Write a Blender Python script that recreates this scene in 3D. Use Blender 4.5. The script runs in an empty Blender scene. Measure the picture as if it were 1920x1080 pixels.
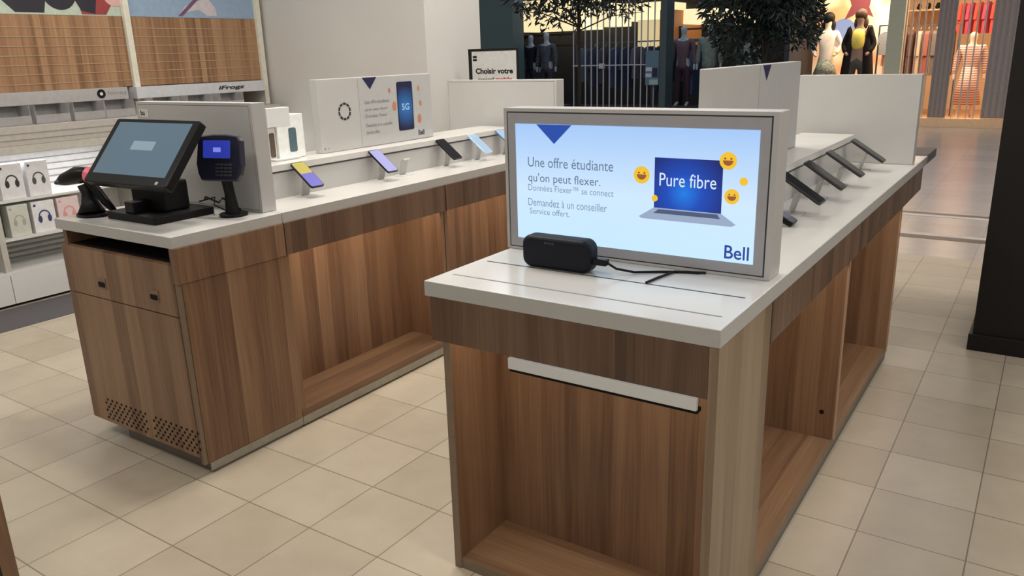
import bpy, bmesh, math, random
from mathutils import Vector, Matrix, Euler
random.seed(7)
SC = bpy.context.scene
COL = SC.collection
PI = math.pi
H = 0.95          # counter height

# ------------------------------------------------------------------ camera, world, light, exposure
cd = bpy.data.cameras.new('camera'); cam = bpy.data.objects.new('camera', cd); COL.objects.link(cam)
cd.sensor_width = 36; cd.lens = 1486.5 / 1920 * 36; cd.clip_start = .05; cd.clip_end = 100
cr = (0.8305811634, 0.5561728028, -0.0284032468)
cu = (-0.1350094217, 0.250577984, 0.9586360781)
cf = (-0.5402845427, 0.792390363, -0.2832139219)
cam.matrix_world = Matrix(((cr[0], cu[0], -cf[0], 0.54044), (cr[1], cu[1], -cf[1], -1.59176), (cr[2], cu[2], -cf[2], 1.53874), (0, 0, 0, 1)))
SC.camera = cam
SC.view_settings.view_transform = 'Standard'; SC.view_settings.look = 'None'
SC.view_settings.gamma = 1; SC.view_settings.exposure = -0.12
SC.view_settings.use_curve_mapping = False
w = bpy.data.worlds.new('world'); SC.world = w; w.use_nodes = True
w.node_tree.nodes['Background'].inputs[0].default_value = (1.0, 0.96, 0.90, 1)
w.node_tree.nodes['Background'].inputs[1].default_value = 0.34

def area(loc, sx, sy, power, col=(1, .96, .9), rot=(0, 0, 0), name='ceiling_light', spread=PI):
    l = bpy.data.lights.new(name, 'AREA'); l.shape = 'RECTANGLE'; l.size = sx; l.size_y = sy
    l.energy = power; l.color = col; l.spread = spread
    o = bpy.data.objects.new(name, l); COL.objects.link(o); o.location = loc; o.rotation_euler = rot
    return o
# lights of the ceiling over the shop
for x in (-4.3, -2.2, 0.9):
    for y in (-1.6, 1.2, 3.6):
        area((x, y, 3.25), 1.2, .6, (24 if x < 0 else 18) * (.8 if y < 0 else 1), (1, .93, .83))
area((-1.4, 2.6, 3.2), .5, .5, 34, (1, .93, .83))
area((-2.0, .6, 3.2), .22, .22, 26, (1, .93, .83))
for y in (-.6, 1.8, 4.0): area((3.0, y, 3.3), .9, .9, 28, (1, .97, .92))  # extra lamps added on the right to brighten the side faces
for x in (-7, -3, 0.6):
    area((x, 8.5, 4.5), 2.0, 1.2, 75, (.95, .96, 1))

# ------------------------------------------------------------------ materials
MATS = {}
def nodes(name):
    m = bpy.data.materials.new(name); m.use_nodes = True
    nt = m.node_tree; b = nt.nodes['Principled BSDF']
    return m, nt, b
def mat(name, col, rough=.5, metal=0, emit=None, es=0, noise=.06, nscale=30, alpha=1, trans=0, coat=0):
    if name in MATS: return MATS[name]
    m, nt, b = nodes(name)
    if max(col[:3]) < .03 and not emit: b.inputs['Specular IOR Level'].default_value = .22
    b.inputs['Roughness'].default_value = rough; b.inputs['Metallic'].default_value = metal
    b.inputs['Coat Weight'].default_value = coat
    tc = nt.nodes.new('ShaderNodeTexCoord'); n = nt.nodes.new('ShaderNodeTexNoise'); n.inputs['Scale'].default_value = nscale
    nt.links.new(tc.outputs['Object'], n.inputs['Vector'])
    r = nt.nodes.new('ShaderNodeValToRGB')
    r.color_ramp.elements[0].position = .3; r.color_ramp.elements[1].position = .7
    r.color_ramp.elements[0].color = tuple(c * (1 - noise) for c in col[:3]) + (1,)
    r.color_ramp.elements[1].color = tuple(min(1, c * (1 + noise)) for c in col[:3]) + (1,)
    nt.links.new(n.outputs['Fac'], r.inputs[0]); nt.links.new(r.outputs[0], b.inputs['Base Color'])
    if emit:
        b.inputs['Emission Color'].default_value = tuple(emit) + (1,); b.inputs['Emission Strength'].default_value = es
    if trans:
        b.inputs['Transmission Weight'].default_value = trans; b.inputs['IOR'].default_value = 1.2
    if alpha < 1: b.inputs['Alpha'].default_value = alpha
    MATS[name] = m; return m
def math_node(nt, op, a, b=None):
    n = nt.nodes.new('ShaderNodeMath'); n.operation = op
    for i, v in enumerate((a, b)):
        if v is None: continue
        if isinstance(v, (int, float)): n.inputs[i].default_value = v
        else: nt.links.new(v, n.inputs[i])
    return n.outputs[0]
def wood(name, mode, pal, plank=.085, rough=.42, spec=.5):
    """mode 'v': grain runs up; 'x' / 'y': a flat board whose grain runs along that axis"""
    if name in MATS: return MATS[name]
    m, nt, b = nodes(name)
    tc = nt.nodes.new('ShaderNodeTexCoord'); s = nt.nodes.new('ShaderNodeSeparateXYZ')
    g = nt.nodes.new('ShaderNodeNewGeometry'); nt.links.new(g.outputs['Position'], s.inputs[0])
    X, Y, Z = s.outputs
    if mode == 'v': u = math_node(nt, 'ADD', X, math_node(nt, 'MULTIPLY', Y, 1.03)); l = Z
    elif mode == 'y': u = math_node(nt, 'ADD', X, math_node(nt, 'MULTIPLY', Z, 1.7)); l = Y
    else: u = math_node(nt, 'ADD', Y, math_node(nt, 'MULTIPLY', Z, 1.7)); l = X
    # gentle wander of the figure
    cw = nt.nodes.new('ShaderNodeCombineXYZ'); nt.links.new(math_node(nt, 'MULTIPLY', u, 6), cw.inputs[0]); nt.links.new(math_node(nt, 'MULTIPLY', l, 1.6), cw.inputs[1])
    nw = nt.nodes.new('ShaderNodeTexNoise'); nw.inputs['Scale'].default_value = 1; nw.inputs['Detail'].default_value = 1; nt.links.new(cw.outputs[0], nw.inputs['Vector'])
    wu = math_node(nt, 'ADD', u, math_node(nt, 'MULTIPLY', math_node(nt, 'SUBTRACT', nw.outputs['Fac'], .5), .03))
    pid = math_node(nt, 'FLOOR', math_node(nt, 'DIVIDE', u, plank))
    wn = nt.nodes.new('ShaderNodeTexWhiteNoise'); wn.noise_dimensions = '1D'; nt.links.new(pid, wn.inputs['W'])
    def band(su, sl, det=3):
        c = nt.nodes.new('ShaderNodeCombineXYZ')
        nt.links.new(math_node(nt, 'MULTIPLY', wu, su), c.inputs[0]); nt.links.new(math_node(nt, 'MULTIPLY', l, sl), c.inputs[1])
        nt.links.new(math_node(nt, 'MULTIPLY', pid, 3.7), c.inputs[2])
        n = nt.nodes.new('ShaderNodeTexNoise'); n.inputs['Scale'].default_value = 1; n.inputs['Detail'].default_value = det
        nt.links.new(c.outputs[0], n.inputs['Vector']); return n.outputs['Fac']
    broad = band(22, .8); fine = band(150, 3.5, 4)
    f = math_node(nt, 'ADD', math_node(nt, 'MULTIPLY', wn.outputs['Value'], .34), math_node(nt, 'ADD', math_node(nt, 'MULTIPLY', broad, .62), math_node(nt, 'MULTIPLY', fine, .46)))
    r = nt.nodes.new('ShaderNodeValToRGB'); e = r.color_ramp.elements
    e[0].position = .42; e[1].position = 1.0
    e[0].color = pal[0] + (1,); e[1].color = pal[2] + (1,)
    k = e.new(.69); k.color = pal[1] + (1,)
    nt.links.new(f, r.inputs[0]); nt.links.new(r.outputs[0], b.inputs['Base Color'])
    b.inputs['Roughness'].default_value = rough
    b.inputs['Specular IOR Level'].default_value = spec
    MATS[name] = m; return m
PAL = ((.130, .066, .036), (.235, .130, .072), (.340, .208, .122))
WOOD = wood('walnut_laminate', 'v', PAL)
FASC = wood('dark_walnut_fascia', 'v', ((.085, .046, .028), (.150, .085, .052), (.220, .135, .085)))
SHEENW = wood('walnut_painted_sheen', 'v', ((.20, .135, .080), (.285, .205, .130), (.36, .27, .18)), rough=.36)  # walnut lightened to paint in the glossy sheen on this side
WOODY = wood('walnut_laminate_board', 'y', ((.15, .08, .045), (.25, .145, .08), (.36, .225, .13)))
WOODX = wood('walnut_laminate_shelf', 'x', ((.15, .08, .045), (.25, .145, .08), (.36, .225, .13)))
WALLWOOD = wood('slatwall_laminate', 'v', ((.17, .08, .035), (.33, .18, .09), (.48, .29, .16)), plank=.05)
EDGE = mat('laminate_edge', (.21, .15, .10), .5)
WHITE = mat('white_laminate', (.70, .685, .66), .2, noise=.02, nscale=6)
WEDGE = mat('countertop_edge_painted_shade', (.50, .485, .46), .4, noise=.02)  # greyer than the top: shade of the upright edge put into its colour
PANEL = mat('pale_grey_panel', (.54, .53, .515), .35, noise=.02, nscale=8)
FRAME = mat('display_frame_grey', (.42, .41, .43), .35, noise=.02)
GROOVE = mat('gasket_and_painted_shadow', (.06, .06, .07), .5)
PLINTH = mat('brushed_plinth', (.36, .34, .29), .38, .35)
BLACK = mat('black_plastic', (.006, .006, .007), .3)
BLACKM = mat('black_matt', (.009, .009, .010), .55)
DARK = mat('dark_recess', (.01, .008, .008), .8)
CHROME = mat('metal', (.6, .6, .6), .25, .9)
WPLAS = mat('white_plastic', (.75, .75, .74), .3, noise=.01)
STANDM = mat('grey_stand', (.45, .44, .42), .35, noise=.03)

def grid_floor(name, col_a, col_b, grout, rough, sx, ox, sy, oy, gw=.0022, spec=.5):
    m, nt, b = nodes(name)
    g = nt.nodes.new('ShaderNodeNewGeometry'); s = nt.nodes.new('ShaderNodeSeparateXYZ'); nt.links.new(g.outputs['Position'], s.inputs[0])
    def lines(c, step, off):
        q = math_node(nt, 'DIVIDE', math_node(nt, 'SUBTRACT', c, off), step)
        fr = math_node(nt, 'FRACT', q)
        d = math_node(nt, 'MINIMUM', fr, math_node(nt, 'SUBTRACT', 1, fr))
        return math_node(nt, 'FLOOR', q), math_node(nt, 'LESS_THAN', math_node(nt, 'MULTIPLY', d, step), gw)
    ix, lx = lines(s.outputs[0], sx, ox); iy, ly = lines(s.outputs[1], sy, oy)
    ln = math_node(nt, 'MAXIMUM', lx, ly)
    c = nt.nodes.new('ShaderNodeCombineXYZ'); nt.links.new(ix, c.inputs[0]); nt.links.new(iy, c.inputs[1])
    wn = nt.nodes.new('ShaderNodeTexWhiteNoise'); wn.noise_dimensions = '2D'; nt.links.new(c.outputs[0], wn.inputs['Vector'])
    n = nt.nodes.new('ShaderNodeTexNoise'); n.inputs['Scale'].default_value = 5; n.inputs['Detail'].default_value = 6; n.inputs['Roughness'].default_value = .65
    nt.links.new(g.outputs['Position'], n.inputs['Vector'])
    f = math_node(nt, 'ADD', math_node(nt, 'MULTIPLY', wn.outputs['Value'], .35), math_node(nt, 'MULTIPLY', n.outputs['Fac'], .65))
    r = nt.nodes.new('ShaderNodeValToRGB'); r.color_ramp.elements[0].position = .25; r.color_ramp.elements[1].position = .75
    r.color_ramp.elements[0].color = col_a + (1,); r.color_ramp.elements[1].color = col_b + (1,)
    nt.links.new(f, r.inputs[0])
    mx = nt.nodes.new('ShaderNodeMix'); mx.data_type = 'RGBA'
    nt.links.new(math_node(nt, 'MULTIPLY', ln, .8), mx.inputs['Factor']); nt.links.new(r.outputs[0], mx.inputs[6]); mx.inputs[7].default_value = grout + (1,)
    nt.links.new(mx.outputs[2], b.inputs['Base Color'])
    b.inputs['Roughness'].default_value = rough; b.inputs['Specular IOR Level'].default_value = spec
    return m
TILE = grid_floor('beige_tile', (.43, .365, .275), (.56, .49, .385), (.16, .12, .09), .36, .315, .18, .3135, -.03)
TILE2 = grid_floor('grey_polished_tile', (.33, .31, .30), (.40, .38, .37), (.22, .20, .19), .24, .63, .18, .63, 4.9)

# ------------------------------------------------------------------ mesh helpers
def B(): return bmesh.new()
def box(bm, x0, x1, y0, y1, z0, z1, M=None):
    vs = [bm.verts.new((x, y, z)) for x in (x0, x1) for y in (y0, y1) for z in (z0, z1)]
    for f in ((0, 1, 3, 2), (4, 6, 7, 5), (0, 4, 5, 1), (2, 3, 7, 6), (0, 2, 6, 4), (1, 5, 7, 3)):
        bm.faces.new([vs[i] for i in f])
    if M is not None:
        for v in vs: v.co = M @ v.co
    return vs
def cyl(bm, p, r, h, axis='Z', seg=20, r2=None, M=None):
    rot = {'Z': Matrix(), 'X': Matrix.Rotation(PI / 2, 4, 'Y'), 'Y': Matrix.Rotation(-PI / 2, 4, 'X')}[axis]
    g = bmesh.ops.create_cone(bm, cap_ends=True, segments=seg, radius1=r, radius2=r if r2 is None else r2, depth=h,
                              matrix=(M or Matrix()) @ Matrix.Translation(p) @ rot)
    return g['verts']
def sphere(bm, p, r, s=(1, 1, 1), seg=16, M=None):
    bmesh.ops.create_uvsphere(bm, u_segments=seg, v_segments=seg // 2 + 2, radius=r, matrix=(M or Matrix()) @ Matrix.Translation(p) @ Matrix.Diagonal((*s, 1)))
def tube(bm, pts, r, seg=8):
    pts = [Vector(p) for p in pts]; rings = []
    for i, p in enumerate(pts):
        d = (pts[min(i + 1, len(pts) - 1)] - pts[max(i - 1, 0)]).normalized()
        a = d.orthogonal().normalized() if i == 0 else (a - d * a.dot(d)).normalized()
        c = d.cross(a); rr = r[i] if isinstance(r, (list, tuple)) else r
        rings.append([bm.verts.new(p + (a * math.cos(t) + c * math.sin(t)) * rr) for t in [2 * PI * k / seg for k in range(seg)]])
    for q in range(len(rings) - 1):
        for k in range(seg): bm.faces.new((rings[q][k], rings[q][(k + 1) % seg], rings[q + 1][(k + 1) % seg], rings[q + 1][k]))
    bm.faces.new(rings[0][::-1]); bm.faces.new(rings[-1])
def prism(bm, outline, d0, d1, plane='XZ', M=None):
    """extrude a 2-D outline between depths d0 and d1"""
    def P(a, b, d): return {'XZ': (a, d, b), 'YZ': (d, a, b), 'XY': (a, b, d)}[plane]
    lo = [bm.verts.new(P(a, b, d0)) for a, b in outline]; hi = [bm.verts.new(P(a, b, d1)) for a, b in outline]
    n = len(lo); bm.faces.new(lo); bm.faces.new(hi[::-1])
    for i in range(n): bm.faces.new((lo[i], lo[(i + 1) % n], hi[(i + 1) % n], hi[i]))
    if M is not None:
        for v in lo + hi: v.co = M @ v.co
def rrect(w_, h_, r, n=5, cx=0, cy=0):
    o = []
    for sx, sy, a0 in ((1, 1, 0), (-1, 1, PI / 2), (-1, -1, PI), (1, -1, 1.5 * PI)):
        for k in range(n + 1):
            a = a0 + PI / 2 * k / n
            o.append((cx + sx * (w_ / 2 - r) + r * math.cos(a), cy + sy * (h_ / 2 - r) + r * math.sin(a)))
    return o
def disc(cx, cy, r, n=24, sx=1, sy=1): return [(cx + r * sx * math.cos(2 * PI * k / n), cy + r * sy * math.sin(2 * PI * k / n)) for k in range(n)]

def tag(o, label=None, cat=None, group=None, kind=None):
    for k, v in (('label', label), ('category', cat), ('group', group), ('kind', kind)):
        if v: o[k] = v
    return o
def origin_of(root):
    v = Vector((0, 0, 0))
    while root: v += Vector(root['_o']) if '_o' in root else root.location; root = root.parent
    return v
ROOTS = {}
def mk(name, bm, m, parent=None, bevel=0, smooth=False, seg=2):
    """link ONE mesh object; bm in world coordinates (or thing-local ones while its root is at the origin)"""
    bmesh.ops.recalc_face_normals(bm, faces=bm.faces)
    if parent is not None:
        off = origin_of(parent)
    else:
        co = [v.co for v in bm.verts]
        off = Vector(((min(c.x for c in co) + max(c.x for c in co)) / 2, (min(c.y for c in co) + max(c.y for c in co)) / 2, min(c.z for c in co)))
    bmesh.ops.translate(bm, verts=bm.verts, vec=-off)
    me = bpy.data.meshes.new(name); bm.to_mesh(me); bm.free(); me.materials.append(m)
    if smooth:
        for p in me.polygons: p.use_smooth = True
    o = bpy.data.objects.new(name, me); COL.objects.link(o)
    if parent is not None: o.parent = parent
    else: o.location = off
    if bevel:
        b = o.modifiers.new('bevel', 'BEVEL'); b.width = bevel; b.segments = seg; b.limit_method = 'ANGLE'; b.angle_limit = .6
    return o
def bx(name, dims, m, parent=None, bevel=0, **k):
    bm = B(); box(bm, *dims); return mk(name, bm, m, parent, bevel, **k)
def empty(name, loc, label, cat, group=None, rz=0):
    o = bpy.data.objects.new(name, None); COL.objects.link(o); o.empty_display_size = .05
    o.location = loc; o.rotation_euler = (0, 0, rz)
    return tag(o, label, cat, group)
def struct(name, dims, m, bevel=0): return tag(bx(name, dims, m, None, bevel), kind='structure')
def copy_tree(o, parent=None):
    c = o.copy(); COL.objects.link(c)
    if parent is not None: c.parent = parent
    for ch in list(o.children): copy_tree(ch, c)
    return c
def text(name, body, x, y, z, width, m, parent, face='-Y', thick=.0006, shear=0, bold=0, align='LEFT', height=None, fx=1):
    """flat lettering standing on a -Y or +X facing surface; x,y,z is the left end of the baseline"""
    c = bpy.data.curves.new(name, 'FONT'); c.body = body; c.size = .1; c.extrude = 0; c.shear = shear; c.offset = bold; c.resolution_u = 3
    t = bpy.data.objects.new(name + '_tmp', c); COL.objects.link(t)
    bpy.context.view_layer.update()
    me = bpy.data.meshes.new_from_object(t.evaluated_get(bpy.context.evaluated_depsgraph_get()))
    bpy.data.objects.remove(t, do_unlink=True)
    x0 = min(v.co.x for v in me.vertices); x1 = max(v.co.x for v in me.vertices)
    s = width / (x1 - x0); sz = s
    if height: sz = height / (max(v.co.y for v in me.vertices) - min(0, min(v.co.y for v in me.vertices)))
    off = origin_of(parent)
    for v in me.vertices:
        a = (v.co.x - x0) * s; b = v.co.y * sz
        p = Vector((x + a, y, z + b)) if face == '-Y' else Vector((x, y + a, z + b))
        v.co = p - off
    me.materials.append(m)
    o = bpy.data.objects.new(name, me); COL.objects.link(o); o.parent = parent
    return o

# ------------------------------------------------------------------ setting
struct('floor', (-9, 4, -4, 4.9, -.1, 0), TILE)
struct('floor_concourse', (-16, 6, 4.9, 15.42, -.1, 0), TILE2)
struct('floor_strip', (-5.08, -4.6, -4, 3.2, -.02, .003), mat('dark_grey_vinyl', (.075, .07, .075), .5))
ST = mat('brown_expansion_strip', (.09, .075, .07), .35)
STL = mat('pale_expansion_strip', (.58, .53, .48), .45)
for k, (y0, y1) in enumerate(((5.50, 5.62), (6.55, 6.65))):
    struct('floor_strip', (-6, 5, y0, y1, -.01, .002), ST)
    struct('floor_strip', (-6, 5, y1 if k == 0 else y0 - .09, (y1 + .09) if k == 0 else y0, -.01, .0025), STL)
WALLM = mat('white_painted_wall', (.66, .64, .62), .55, noise=.03, nscale=2)
struct('wall_left', (-5.75, -5.62, -4, 3.25, 0, 3.2), WALLM)
struct('wall_column', (-5.75, -3.48, 3.25, 3.95, 0, 3.2), WALLM)
tag(bx('pillar', (.335, 1.7, 2.92, 3.9, 0, 3.2), mat('black_painted_pillar', (.014, .012, .012), .55)), kind='structure')
tag(bx('baseboard_pillar', (.318, 1.72, 2.90, 3.92, 0, .088), mat('black_skirting', (.012, .011, .012), .35), None, .004), kind='structure')

# ------------------------------------------------------------------ kiosk counters
LW, LE = -2.79, -2.0        # left counter, west and east edge
RW, RE = -.836, 0.0
# worktops
def worktop(x0, x1, y0, y1, label, front, right):
    r = empty('worktop', ((x0 + x1) / 2, (y0 + y1) / 2, H - .042), label, 'countertop')
    fy = y0 + .0015 if front else y0; rx = x1 - .0015 if right else x1
    bx('top_slab', (x0, rx, fy, y1, H - .042, H), WHITE, r, .0012)
    if front: bx('shaded_edge_band', (x0, x1, y0, fy - .0001, H - .042, H - .0012), WEDGE, r)
    bx('shaded_edge_band', (rx + .0001, x1, fy, y1, H - .042, H - .0012), WEDGE, r)
    return r
worktop(LW, LE, 0.0, .498, 'white laminate worktop under the touchscreen till and card terminal', True, True)
worktop(LW, LE, .502, 3.15, 'long white worktop of the left counter carrying phones on stands', False, True)
a = worktop(RW, RE, 0, 3.2, 'white worktop of the right counter with thin slots in front of the lit advert screen', True, True)
for y, m_ in ((.255, mat('slot_dark', (.05, .05, .055), .5)), (.09, mat('slot_grey', (.28, .28, .28), .5))):
    bx('slot', (-.805, -.03, y - .003, y + .003, H - .002, H + .0006), m_, a)
bm = B(); box(bm, -.83, .0, 3.2, 3.56, H - .045, H + .004)
a2 = mk('end_shelf', bm, mat('dark_grey_laminate', (.05, .045, .045), .4), None, .003); tag(a2, 'dark grey shelf end beyond the far end of the right worktop', 'shelf')

LED = mat('warm_led_strip', (1, .8, .55), .5, emit=(1, .82, .62), es=5)
def led(root, dims, power, vert=(0, 0, 0)):
    x0, x1, y0, y1, z0, z1 = dims
    bx('led_strip', dims, LED, root)
    area(((x0 + x1) / 2, (y0 + y1) / 2, z0 - .004), max(x1 - x0, .01), max(y1 - y0, .01), power, (1, .86, .70), name='led_light')

# --- left counter, first cabinet (front unit with till)
r = empty('till_cabinet', ((LW + LE) / 2, .25, 0), 'walnut cabinet with open slot, two drawer locks and perforated door below the till', 'cabinet')
bx('side_panel', (-2.022, -2.0 - .004, .02, .495, .05, .775), WOOD, r)
bx('side_panel', (-2.78, -2.755, .02, .495, .07, H - .043), WOOD, r)
bx('fascia', (-2.022, -2.0 + .006, .0, .497, .775, H - .043), WOOD, r, .001)
bx('corner_post', (-2.022, -2.0 - .006, .003, .0195, .047, .775), EDGE, r, .001)
bx('back_panel', (-2.755, -2.03, .46, .495, .07, H - .043), WOOD, r)
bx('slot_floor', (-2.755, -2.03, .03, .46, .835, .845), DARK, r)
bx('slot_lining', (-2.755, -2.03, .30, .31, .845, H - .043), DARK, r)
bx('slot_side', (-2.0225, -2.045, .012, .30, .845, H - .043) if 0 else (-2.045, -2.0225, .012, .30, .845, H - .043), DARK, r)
d = bx('drawer', (-2.775, -2.0235, .0, .03, .648, .843), WOOD, r, .0015)
for lx in (-2.508, -2.155):
    bx('lock_plate', (lx - .028, lx + .028, -.003, .0, .690, .735), mat('lock_surround', (.24, .15, .10), .4), d, .001)
    bx('lock', (lx - .021, lx + .021, -.006, -.003, .699, .718), DARK, d)
d = bx('door', (-2.775, -2.0235, .0, .03, .075, .644), WOOD, r, .0015)
for cx in (-2.515, -2.17):
    bm = B()
    for i in range(9):
        for j in range(6):
            x = cx - .135 + i * .034 + (j % 2) * .017; z = .098 + j * .017
            cyl(bm, (x, -.0008, z), .0055, .002, 'Y', 8)
    mk('vent_holes', bm, DARK, d)
bm = B(); box(bm, -2.60, -2.012, .045, .49, 0, .075)
mk('plinth', bm, mat('dark_plinth', (.16, .145, .13), .45), r)
bx('plinth_strip', (-2.0119, -2.006, .03, .497, .012, .047), PLINTH, r)

# --- left counter, later cabinets with open knee bays
def left_bay(y0, y1, label):
    r = empty('counter_cabinet', ((LW + LE) / 2, (y0 + y1) / 2, 0), label, 'cabinet', None)
    bx('fascia', (-2.022, -2.0 + .006, y0 + .002, y1 - .002, .775, H - .043), FASC, r, .001)
    bx('back_panel', (-2.285, -2.26, y0, y1, .08, H - .043), WOOD, r)
    bx('end_panel', (-2.2599, -2.012, y0 + .001, y0 + .023, .0801, H - .043), WOOD, r)
    bx('end_panel', (-2.2599, -2.012, y1 - .023, y1 - .001, .0801, H - .043), WOOD, r)
    bx('bay_floor', (-2.26, -2.008, y0 + .001, y1 - .001, .048, .08), WOODY, r)
    bx('outer_panel', (-2.78, -2.755, y0, y1, .05, H - .043), WOOD, r)
    bx('plinth', (-2.70, -2.02, y0, y1, 0, .046), mat('dark_plinth', (.1, .1, .1)), r)
    bx('plinth_strip', (-2.0199, -2.006, y0, y1, .010, .047), PLINTH, r)
    led(r, (-2.06, -2.035, y0 + .05, y1 - .05, H - .055, H - .045), 2.3)
    return r
left_bay(.50, 1.545, 'walnut counter cabinet with an open bay beside the till cabinet')
left_bay(1.55, 2.60, 'farther walnut bay cabinet of the left counter, partly behind the lit advert screen')

# --- right counter
r = empty('end_cabinet', (-.41, .2, 0), 'walnut end cabinet with open knee space and white pull bar, nearest the camera', 'cabinet')
bx('fascia', (-.82, -.0245, .0, .02, .781, H - .043), FASC, r, .001)
bx('fascia_side', (-.82, -.80, .0201, .39, .781, H - .043), WOOD, r)
bx('side_panel', (-.024, -.001, .0, .392, .0, H - .043), SHEENW, r, .001)
bx('side_panel', (-.835, -.812, .07, .392, .0, .78), WOOD, r, .001)
bx('gable_edge', (-.836, -.811, .066, .0699, .0, .78), EDGE, r)
bx('back_panel', (-.8118, -.0245, .315, .335, .03, H - .043), WOOD, r)
bx('bay_floor', (-.8118, -.0245, .075, .315, .012, .036), WOODX, r)
bx('bay_floor_edge', (-.8118, -.0245, .0701, .0749, .0, .036), EDGE, r)
bx('pull_bar', (-.557, -.044, -.012, .0, .752, .782), WPLAS, r, .001)
bx('pull_bar_painted_shadow', (-.557, -.044, -.004, .02, .742, .752), DARK, r)  # solid dark strip painting the shade under the bar
led(r, (-.80, -.05, .03, .05, H - .055, H - .045), 1.4)
def right_bay(y0, y1, label, first=False):
    r = empty('counter_cabinet', (-.41, (y0 + y1) / 2, 0), label, 'cabinet')
    bx('fascia', (-.022, 0, y0 + .001, y1 - .001, .79, H - .043), FASC, r, .001)
    bx('back_panel', (-.345, -.325, y0, y1, .06, H - .043), WOOD, r)
    e = bx('end_panel', (-.3249, -.014, y1 - .04, y1 - .015, .0601, H - .043), WOOD, r)
    bx('end_panel_edge', (-.0139, -.009, y1 - .04, y1 - .015, .0601, .79), mat('pale_edge', (.42, .27, .18), .5), e)
    if first:
        bm = B(); cyl(bm, (-.06, y1 - .0405, .17), .009, .002, 'Y', 14); mk('cable_hole', bm, DARK, e)
    bx('bay_floor', (-.325, -.02, y0, y1 - .015 if not first else y1, .036, .06), WOODY, r)
    bx('floor_edge', (-.0199, -.013, y0, y1, .036, .061), EDGE, r)
    bx('outer_panel', (-.82, -.795, y0, y1, .0, H - .043), WOOD, r)
    bx('plinth', (-.78, -.018, y0, y1, 0, .036), mat('grey_plinth', (.13, .12, .105), .5), r)
    led(r, (-.06, -.04, y0 + .05, y1 - .08, H - .055, H - .045), 1.0)
right_bay(.396, 1.44, 'walnut counter cabinet with open side bay, directly behind the end cabinet with pull bar', True)
right_bay(1.442, 2.58, 'walnut counter cabinet with an open side bay, the farthest of the right counter')
f_ = bx('fascia_board', (-.78, 0, 2.59, 3.06, .79, H - .043), FASC, None, .002); tag(f_, 'dark walnut apron overhanging past the last bay under the right worktop', 'counter apron')

# risers (central spines)
def riser(x0, x1, y0, y1, label, z0=H):
    r = empty('display_riser', ((x0 + x1) / 2, (y0 + y1) / 2, z0), label, 'riser')
    bx('body', (x0 + .02, x1 - .006, y0 + .01, y1, z0, z0 + .113), PANEL, r)
    bx('painted_shadow_line', (x0 + .016, x1 - .004, y0 + .006, y1, z0 + .113, z0 + .121), GROOVE, r)  # dark solid strip painted in for the shadow line under the slab
    bx('top_slab', (x0, x1, y0, y1, z0 + .121, z0 + .150), WHITE, r, .002)
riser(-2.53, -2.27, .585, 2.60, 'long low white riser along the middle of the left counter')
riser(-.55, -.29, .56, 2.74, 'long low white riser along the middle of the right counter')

# ------------------------------------------------------------------ big display boxes
def display_box(x0, x1, y0, y1, z0, z1, label, name='display_box', front=True, m=PANEL):
    r = empty(name, ((x0 + x1) / 2, (y0 + y1) / 2, z0), label, 'display')
    bx('housing', (x0, x1, y0 + .004, y1, z0, z1), m, r, .002)
    if front:
        # lip, gasket groove and inner frame
        bm = B(); t = .010
        box(bm, x0, x1, y0, y0 + .0039, z1 - t, z1); box(bm, x0, x1, y0, y0 + .0039, z0, z0 + t * .7)
        box(bm, x0, x0 + t, y0, y0 + .0039, z0 + t * .7, z1 - t); box(bm, x1 - t * 1.5, x1, y0, y0 + .0039, z0 + t * .7, z1 - t)
        mk('lip', bm, m, r)
        bm = B(); box(bm, x0 + t, x1 - t * 1.5, y0 + .0025, y0 + .0039, z0 + t * .7, z1 - t); mk('gasket', bm, GROOVE, r)
        if name == 'display_box': bx('inner_panel', (x0 + t + .002, x1 - t * 1.5 - .002, y0, y0 + .0024, z0 + .009, z1 - t - .002), m, r)
    return r
r = display_box(-.846, -.022, .425, .515, H + .001, 1.383, 'lit advert screen in a grey box standing across the right worktop, showing a blue laptop', 'advert_screen')
bx('frame', (-.831, -.041, .4235, .4274, .962, 1.369), FRAME, r)
SCR = None
m, nt, b = nodes('lit_screen')
g = nt.nodes.new('ShaderNodeNewGeometry'); mp = nt.nodes.new('ShaderNodeSeparateXYZ'); nt.links.new(g.outputs['Position'], mp.inputs[0])
cr_ = nt.nodes.new('ShaderNodeValToRGB'); e = cr_.color_ramp.elements
e[0].position = 0; e[0].color = (.56, .80, 1.0, 1); e[1].position = 1; e[1].color = (.36, .56, .90, 1)
k = e.new(.45); k.color = (.60, .78, .98, 1)
nt.links.new(math_node(nt, 'DIVIDE', math_node(nt, 'SUBTRACT', mp.outputs[2], .99), .35), cr_.inputs[0])
nt.links.new(cr_.outputs[0], b.inputs['Emission Color']); b.inputs['Emission Strength'].default_value = 1.12
b.inputs['Base Color'].default_value = (.02, .02, .02, 1); b.inputs['Roughness'].default_value = .35
SCRM = m
sc = bx('screen', (-.803, -.067, .4215, .4234, .990, 1.338), SCRM, r)
Ys = .4212
def emis(name, col, s=1): return mat(name, (.02, .02, .02), .4, emit=col, es=s)
NAVY = emis('screen_navy', (.01, .05, .32)); TXT = emis('screen_text', (.13, .19, .30)); TXT2 = emis('screen_text_light', (.22, .32, .46))
def shape(name, outline, d, m, parent, plane='XZ', t=.0006):
    bm = B(); prism(bm, outline, d, d - t if plane == 'XZ' else d + t, plane); return mk(name, bm, m, parent)
shape('blue_triangle', [(-.728, 1.3375), (-.609, 1.3375), (-.668, 1.282)], Ys, emis('screen_blue', (.01, .07, .42)), sc)
text('text_line', 'Une offre étudiante', -.760, Ys - .0006, 1.212, .285, TXT, sc, height=.030)
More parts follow.
